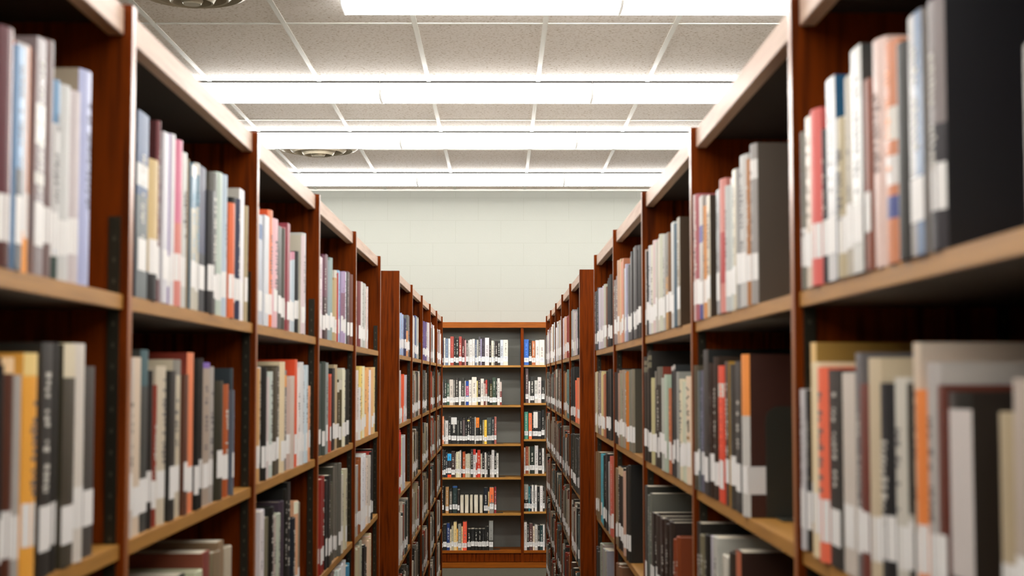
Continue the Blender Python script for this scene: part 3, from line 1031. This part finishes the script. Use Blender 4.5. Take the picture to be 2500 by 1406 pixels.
# ================================================================ double faced bookcases
B = .914
SHZ = [.100, -.195, -.493, -.790, -1.09, -1.385]
def standard_bm(x, s, y, ztop):
    bm = bmesh.new(); box(bm, x, x+s*.014, y-.003, y, H(-1.38), H(ztop))
    z = -1.36
    while z < ztop-.01:
        box(bm, x+s*.0055, x+s*.0085, y-.0034, y-.0029, H(z), H(z+.005), 1); z += .0254
    return bm
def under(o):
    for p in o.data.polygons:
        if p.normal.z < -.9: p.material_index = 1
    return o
def range_case(s, a, ys, nb, label, endpanel):
    """s = side of the aisle (-1, +1), a = distance of its front face from the aisle line"""
    t = empty('library_bookcase', (s*(a+.3), ys+nb*B/2, 0))
    tag(t, label, 'bookcase', 'wooden double faced bookcases along the aisle')
    def P(name, m, *b, bev=0, bm=None):
        if bm is None: bm = bmesh.new(); box(bm, *b)
        bmesh.ops.translate(bm, verts=bm.verts[:], vec=-t.location)
        return obj(name, bm, m, t, bev=bev)
    for i in range(nb+1):
        y = ys+i*B; w = .020
        if i == 0 and endpanel: y0 = y-.012
        else: y0 = y
        u = P('upright', [WOOD_V, EDGEW], s*a, s*(a+.60), y0, y+w, 0, H(.450), bev=.0012)
        for p in u.data.polygons:
            if p.normal.x*s < -.9: p.material_index = 1
        if i > 0:
            for dx in (.010, .235):
                bm = standard_bm(s*(a+dx), s, y, .193)
                bmesh.ops.translate(bm, verts=bm.verts[:], vec=-t.location); obj('slotted_standard', bm, [METAL, METALL], u)
    for i in range(nb):
        y0, y1 = ys+i*B+.0202, ys+(i+1)*B-.0002
        P('fascia', WOOD_F, s*(a+.010), s*(a+.029), y0, y1, H(.412), H(.447), bev=.001)
        P('back_panel', BACKM, s*(a+.296), s*(a+.304), y0, y1, .1, H(.425))
        under(P('canopy_board', [CANTOP, BACKM], s*(a+.0295), s*(a+.59), y0, y1, H(.428), H(.446)))  # underside carries painted shade, unseen top is a light bounce
        P('toe_kick', WOOD_V, s*(a+.03), s*(a+.048), y0, y1, 0, H(-1.405))
        for z in SHZ:
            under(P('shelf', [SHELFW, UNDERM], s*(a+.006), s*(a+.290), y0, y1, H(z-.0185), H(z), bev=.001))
        for z in (SHZ[0], SHZ[1], SHZ[3], SHZ[5]):
            P('rear_face_shelf', SHELFW, s*(a+.31), s*(a+.594), y0, y1, H(z-.0185), H(z))
    return t
aL1, zL1, aL2, zL2 = .44368, 1.75192, .4256, 6.16525
aR1, zR1, aR2, zR2 = .34057, 1.70207, .326, 6.09289
range_case(-1, aL1, zL1-2*B, 6, 'long cherry-stained bookcase on the left, nearest the camera', False)
range_case(1, aR1, zR1-2*B, 6, 'long cherry-stained bookcase on the right, nearest the camera', False)
range_case(-1, aL2, zL2, 5, 'farther left bookcase whose orange-brown end panel faces the camera', True)
range_case(1, aR2, zR2, 5, 'farther right bookcase whose orange-brown end panel faces the camera', True)

# ---- bookcase against the end wall
FLz = [.110, -.231, -.562, -.846, -1.151]; FRz = [.112, -.213, -.521, -.816, -1.136]
YF = 12.62
t = empty('wall_bookcase', (.18, 12.78, 0)); tag(t, 'open backed wooden bookcase standing against the white end wall', 'bookcase')
def P(name, m, *b, bev=0):
    bm = bmesh.new(); box(bm, *b); bmesh.ops.translate(bm, verts=bm.verts[:], vec=-t.location); return obj(name, bm, m, t, bev=bev)
XS = [-1.657, -.743, .171, 1.085, 1.999]
P('top_rail', WOOD_X, XS[0], XS[-1]+.024, YF-.006, YF+.014, H(.431), H(.480), bev=.0015)
P('top_board', WOOD_X, XS[0], XS[-1]+.024, YF+.0145, YW-.002, H(.460), H(.479))
for x in XS: P('upright', WOOD_V, x, x+.024, YF, YW-.003, .03, H(.4305), bev=.0012)
for x0, x1, zs in zip(XS, XS[1:], (FRz, FLz, FRz, FLz)):
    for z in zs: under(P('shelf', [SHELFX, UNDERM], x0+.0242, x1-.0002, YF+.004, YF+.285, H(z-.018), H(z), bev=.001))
    P('bottom_shelf', WOOD_X, x0+.0242, x1-.0002, YF+.001, YF+.285, H(-1.486), H(-1.464), bev=.001)
    P('kick_panel', WOOD_V, x0+.0242, x1-.0002, YF+.012, YF+.03, .05, H(-1.4865))
P('base_moulding', WOOD_X, XS[0]-.01, XS[-1]+.034, YF-.014, YF-.0005, 0, .048, bev=.004)

# ================================================================ bookends
def bookend(x, y, z, ang, hgt, wid, label, name='bookend'):
    bm = bmesh.new(); n = 8; r = .02; pts = [(0, 0), (wid, 0)]
    pts += [(wid-r+r*cos(pi/2*i/n), hgt-r+r*sin(pi/2*i/n)) for i in range(n+1)]
    pts += [(r+r*cos(pi/2+pi/2*i/n), hgt-r+r*sin(pi/2+pi/2*i/n)) for i in range(n+1)]
    a = [bm.verts.new((u, 0, w)) for u, w in pts]; b = [bm.verts.new((u, .0016, w)) for u, w in pts]
    bm.faces.new(a); bm.faces.new(b[::-1])
    for i in range(len(pts)): bm.faces.new((a[i], b[i], b[(i+1) % len(pts)], a[(i+1) % len(pts)]))
    box(bm, .012, wid-.012, -.055, 0, 0, .0012)
    o = obj(name, bm, BEND, None, (x, y, z)); o.rotation_euler[2] = ang
    tag(o, label, 'bookend', 'metal bookends at the ends of book rows'); return o

# ================================================================ books
def book_geo(D, t, h, spine, cover, bands, stripe, flip, hard, foreout, out, label, wrap, marks, letters, rnd):
    """one upright book: u = into the shelf, v = along the shelf, w = up. out = dict name -> (verts, faces, colours)"""
    def add(nm, vs_, fs, cs):
        V, F, Q = out.setdefault(nm, ([], [], [])); k = len(V); V += vs_; F += [tuple(i+k for i in f) for f in fs]; Q += cs
    c = .0026 if hard else .0008
    bul = min(.0062, t*.2) if hard else .0008
    fl = (lambda u: D-u) if foreout else (lambda u: u)
    seg = 6
    arc = [(.0046-bul*sin(pi*i/seg)-.0001, t*i/seg) for i in range(seg+1)]
    if not hard: arc = [(.0012-.0010*sin(pi*i/seg), t*i/seg) for i in range(seg+1)]
    prof = [(D, 0)] + arc + [(D, t), (D, t-c)] + [(.0052, t-c), (.0052, c)] + [(D, c)]
    lv = sorted({0, h} | {max(0, min(h, f*h)) for b0, b1, _ in bands for f in (b0, b1)})
    n = len(prof); V = []; F = []; Q = []
    for w in lv: V += [(fl(u), v, w) for u, v in prof]
    for k in range(len(lv)-1):
        wm = (lv[k]+lv[k+1])/2/h; col = spine
        for b0, b1, bc in bands:
            if b0 <= wm <= b1: col = bc
        for i in range(n):
            j = (i+1) % n; F.append((k*n+i, k*n+j, (k+1)*n+j, (k+1)*n+i))
            if 1 <= i <= seg:
                fr = (i-.5)/seg
                if flip: fr = 1-fr
                Q.append(stripe[1] if stripe and fr > stripe[0] and col is spine else col)
            else: Q.append(cover)
    for base, rev in ((0, 0), ((len(lv)-1)*n, 1)):
        o4 = [base+i for i in range(n)]
        caps = [(o4[0], o4[1], o4[n-2], o4[n-1]), (o4[seg+1], o4[seg+2], o4[seg+3], o4[seg+4]), tuple(o4[1:seg+2]) + (o4[seg+4], o4[seg+5])]
        for f in caps: F.append(f if rev else f[::-1]); Q.append(cover)
    add('cover', V, F, Q)
    e = .0035 if hard else .0001; u0, u1 = .0054, D-(.004 if hard else .0002); v0, v1 = c+.0001, t-c-.0001
    def bx(nm, a0, a1, b0, b1, c0, c1, col):
        vs_ = [(fl(x), y, z) for z in (c0, c1) for y in (b0, b1) for x in (a0, a1)]
        add(nm, vs_, [(0,2,3,1),(4,5,7,6),(0,1,5,4),(2,6,7,3),(0,4,6,2),(1,3,7,5)], [col]*6)
    bx('pages', u0, u1, v0, v1, e, h-e, (.68, .62, .50))
    def strip(nm, v0, v1, w0, w1, off, col):
        m = 4; vs_ = []
        for w in (w0, w1):
            for i in range(m+1):
                v = v0+(v1-v0)*i/m; ph = sin(pi*v/t)
                u = ((.0046-bul*ph) if hard else (.0012-.001*ph))-off
                vs_.append((u, v, w))
        add(nm, vs_, [(i, i+1, m+2+i, m+1+i) for i in range(m)], [col]*m)
    if label:
        w0 = .026+rnd.uniform(-.005, .010); w1 = w0+rnd.uniform(.036, .045); lw = min(t-.0012, .042); c0 = t/2
        strip('spine_label', c0-lw/2, c0+lw/2, w0, w1, .00035, (.78, .76, .73))
        if wrap:
            vv = -.0004
            add('spine_label', [(.0, vv, w0), (.034, vv, w0), (.034, vv, w1), (.0, vv, w1)], [(0, 1, 2, 3)], [(.78, .76, .73)])
        if marks > 1:
            for q in range(3):
                z = w1-.008-q*.008; ww = lw*rnd.uniform(.2, .36)
                strip('spine_label', c0-ww, c0+ww, z, z+.0028, .0006, (.25, .25, .25))
    if marks and not foreout:
        lum = sum(spine)/3; col = (.55, .52, .46) if lum < .22 else (.13, .12, .12)
        if rnd.random() < .25: col = tuple(min(1, x*1.9+.05) for x in spine) if lum < .3 else tuple(x*.35 for x in spine)
        z = h*rnd.uniform(.32, .42); ze = h*rnd.uniform(.72, .93); hw = t*rnd.uniform(.16, .27)
        while z < ze:
            dz = rnd.uniform(.0022, .0052)
            if rnd.random() < .82:
                a = rnd.uniform(.4, 1); strip('spine_title', t/2-hw*a, t/2+hw*rnd.uniform(.4, 1), z, z+dz, .0003, col)
            z += dz+rnd.uniform(.0012, .0035)
            if rnd.random() < .1: z += .009
    if letters:
        G = {'C': ('01110','10001','10000','10000','10000','10001','01110'), '&': ('01100','10010','10100','01000','10101','10010','01101'), 'M': ('10001','11011','10101','10101','10001','10001','10001')}
        px = t*.62/5; pz = .0032
        for q, ch in enumerate('C&M'):
            for r_, row in enumerate(G[ch]):
                for k, on in enumerate(row):
                    if on == '1':
                        v0 = t*.81-k*px; zt = h*.90-q*.030-r_*pz
                        strip('spine_title', v0-px*1.02, v0, zt-pz*1.02, zt, .0003, (.07, .07, .06))
        strip('spine_title', t*.16, t*.84, h*.90-.096, h*.90-.090, .0003, (.35, .2, .08))
    # 2 x spine thickness never leaves the cover
def to_mesh(name, data, m, loc, axis):
    """axis(u, v, w) -> local x, y, z"""
    V, F, Q = data; me = bpy.data.meshes.new(name)
    me.from_pydata([axis(*p) for p in V], [], F)
    me.materials.append(m)
    ca = me.color_attributes.new('Col', 'FLOAT_COLOR', 'CORNER')
    arr = []
    for f, q in zip(F, Q): arr += [q[0], q[1], q[2], 1.0]*len(f)
    ca.data.foreach_set('color', arr)
    bm = bmesh.new(); bm.from_mesh(me); bmesh.ops.recalc_face_normals(bm, faces=bm.faces[:]); bm.to_mesh(me); bm.free()
    me.update(); return me

MASS = {}
def shelf_row(reg, bay, sh, rows_, rnd):
    if reg == 'F':
        zs = H((FLz+[-1.464] if bay == 0 else FRz+[-1.464])[sh-1]); ax = lambda u, v, w: (v, u, w); base = lambda p: (p, YF+.018, zs); side = 0
    else:
        s, a = {'L': (-1, aL1), 'R': (1, aR1), 'l': (-1, aL2), 'r': (1, aR2)}[reg]; side = s
        ins = .006 if s < 0 else .001
        zs = H(SHZ[sh-1]); ax = lambda u, v, w: (s*u, v, w); base = lambda p: (s*(a+ins), p, zs)
    grp = {'F': 'books in the end-wall bookcase', 'L': 'books in the near left bookcase', 'R': 'books in the near right bookcase', 'l': 'books in the farther left bookcase', 'r': 'books in the farther right bookcase'}[reg]
    for p, t, h, spine, cover, bands, stripe, flags, label in rows_:
        hard = rnd.random() < .6 or 'W' in flags
        big = reg in 'LR' and bay == 0
        D = min(.25, max(.13, h*rnd.uniform(.66, .78)))
        out = {}
        jit = rnd.uniform(0, .004) if reg in 'RF' else rnd.uniform(-.002, .006)
        lab = not ('n' in flags or 'P' in flags) and rnd.random() < .97
        mk = 2 if reg == 'F' else (1 if rnd.random() < (.6 if reg == 'R' and bay < 2 else .35) and 'L' not in flags else 0)
        if 'P' in flags: mk = 0
        book_geo(D, t, h-(.002 if 'P' not in flags else -.004), spine, cover, bands, stripe, side > 0, hard or 'P' in flags, 'P' in flags, out, lab, 'W' in flags, mk, 'L' in flags, rnd)
        b = base(p); b = (b[0]+(side*jit if side else 0), b[1]+(jit if not side else 0), b[2]+.0004)
        jacket = 'P' not in flags and rnd.random() < .55
        if label:
            cv = bpy.data.objects.new('book', to_mesh('book_cover', out['cover'], JACKM if jacket else COVERM, b, ax))
            cv.location = b; C.objects.link(cv); tag(cv, label, 'book', grp)
            for nm, m in (('pages', PAGEM), ('spine_label', MARKM), ('spine_title', MARKM)):
                if nm in out:
                    q = bpy.data.objects.new(nm, to_mesh(nm, out[nm], m, b, ax)); C.objects.link(q); q.parent = cv
        else:
            for nm, dat in out.items():
                mi = 0 if nm == 'cover' else 1 if nm == 'pages' else 2
                V, F, Q, I = MASS.setdefault('m', ([], [], [], [])); k = len(V)
                V += [tuple(x+y for x, y in zip(ax(*pp), b)) for pp in dat[0]]; F += [tuple(i+k for i in f) for f in dat[1]]; Q += dat[2]; I += [mi]*len(dat[1])

def num(c): return tuple((int(x)/255)**2.2 for x in c.split(','))
def parse(text):
    cur = None; res = []
    for l in text.strip().split('\n'):
        if l[0] == '@':
            r_, b_, s_ = l[1:].split(); cur = (r_, int(b_), int(s_), []); res.append(cur); continue
        a, lb = l.split('|'); a = a.split(); spine = num(a[3]); cover = spine; bands = []; stripe = None; fl = ''
        for o in a[4:]:
            if o[0] == 'c': cover = num(o[2:])
            elif o[0] == 'b': q = o[2:].split(':'); bands.append((float(q[0]), float(q[1]), num(q[2])))
            elif o[0] == 's': q = o[2:].split(':'); stripe = (float(q[0]), num(q[1]))
            else: fl += o
        cur[3].append((int(a[0])/1e4, int(a[1])/1e4, int(a[2])/1e3, spine, cover, bands, stripe, fl, lb))
    return res
rnd = random.Random(5)
have = set(); ends = {}
for reg, bay, sh, lst in parse(BOOKS):
    if not lst: continue
    have.add((reg, bay, sh)); ends[(reg, bay, sh)] = (min(q[0] for q in lst), max(q[0]+q[1] for q in lst))
    shelf_row(reg, bay, sh, lst, rnd)

# rows too small or too hidden to show single volumes: filled with mixed library books
PAL = {'top': ['d8d2cc','e0dcd8','c8b4a8','b0b6b8','8c7a74','9a6a5a','d8d4d0','4a4e50','7c7088','c0c4c0','b89a78'],
       'mid': ['b0a898','7a7264','4c4438','2e2a24','c4b8a4','8a8478','6a5a44','963c22','3c4642','a89878','5c5852','c8c0b4','34302a'],
       'red': ['3a352c','8a2c14','2a2820','b0a898','6a6454','4c3422','54605c','a8622c','201e18','8c8270']}
def fill(reg, bay, sh, near, far, tone, gap_near=False):
    s, a, z0 = {'L': (-1, aL1, zL1-B), 'R': (1, aR1, zR1-B), 'l': (-1, aL2, zL2), 'r': (1, aR2, zR2)}[reg]
    lo, hi = z0+bay*B+.0215, z0+(bay+1)*B-.0045
    p, e = lo+near, hi-far; lst = []; r2 = random.Random(hash_(reg, bay, sh))
    tall = r2.uniform(.215, .235)
    while p < e-.05:
        t = r2.choice((.018, .022, .027, .032, .038, .045, .05)); h = tall+r2.uniform(-.035, .022); c = lin(r2.choice(PAL[tone]))
        lst.append((p, t-.0006, min(h, .27), c, c, [], None, '', '')); p += t
    shelf_row(reg, bay, sh, lst, r2)
def hash_(r_, b_, s_): return ord(r_)*1000+b_*37+s_*7
for reg in 'lr':
    for bay in range(5):
        for sh in range(1, 7):
            if (reg, bay, sh) in have: continue
            tone = 'top' if sh == 1 else 'mid' if reg == 'l' or sh == 2 else 'red'
            g = random.Random(bay*7+sh*3+ord(reg)).uniform(.05, .25)
            if reg == 'l': fill(reg, bay, sh, .003, g, tone)
            else: fill(reg, bay, sh, g*.5, .004, tone)
for reg in 'LR':
    for bay, shs in ((4, (4, 5)), (3, (4,))):
        for sh in shs:
            if (reg, bay, sh) in have: continue
            fill(reg, bay, sh, .003 if reg == 'L' else .2, .15 if reg == 'L' else .004, 'mid')
V, F, Q, I = MASS['m']
me = to_mesh('shelved_books', (V, F, Q), COVERM, None, lambda x, y, z: (x, y, z))
me.materials.append(PAGEM); me.materials.append(MARKM); me.polygons.foreach_set('material_index', I)
o = bpy.data.objects.new('shelved_books', me); C.objects.link(o)
tag(o, 'many small and half hidden library books filling the remaining shelves', 'books', None, 'stuff')

# bookends where the photo shows them
rown = ['top', 'second', 'third', 'fourth', 'fifth', 'bottom']
for sh in range(1, 7):
    if ('F', 0, sh) in ends:
        x = ends[('F', 0, sh)][1]+.0012
        bookend(x+.0016, YF+.03, H((FLz+[-1.464])[sh-1])+.0004, pi/2, .14 if sh > 1 else .15, .12, 'dark metal bookend closing the books on the %s shelf, wide end-wall section' % rown[sh-1])
y0 = ends[('R', 1, 2)][0]
bookend(.37+aR1-.34057, y0-.002, H(SHZ[1])+.0004, 0, .155, .135, 'large black-green metal bookend beside a brown book, second shelf on the right')
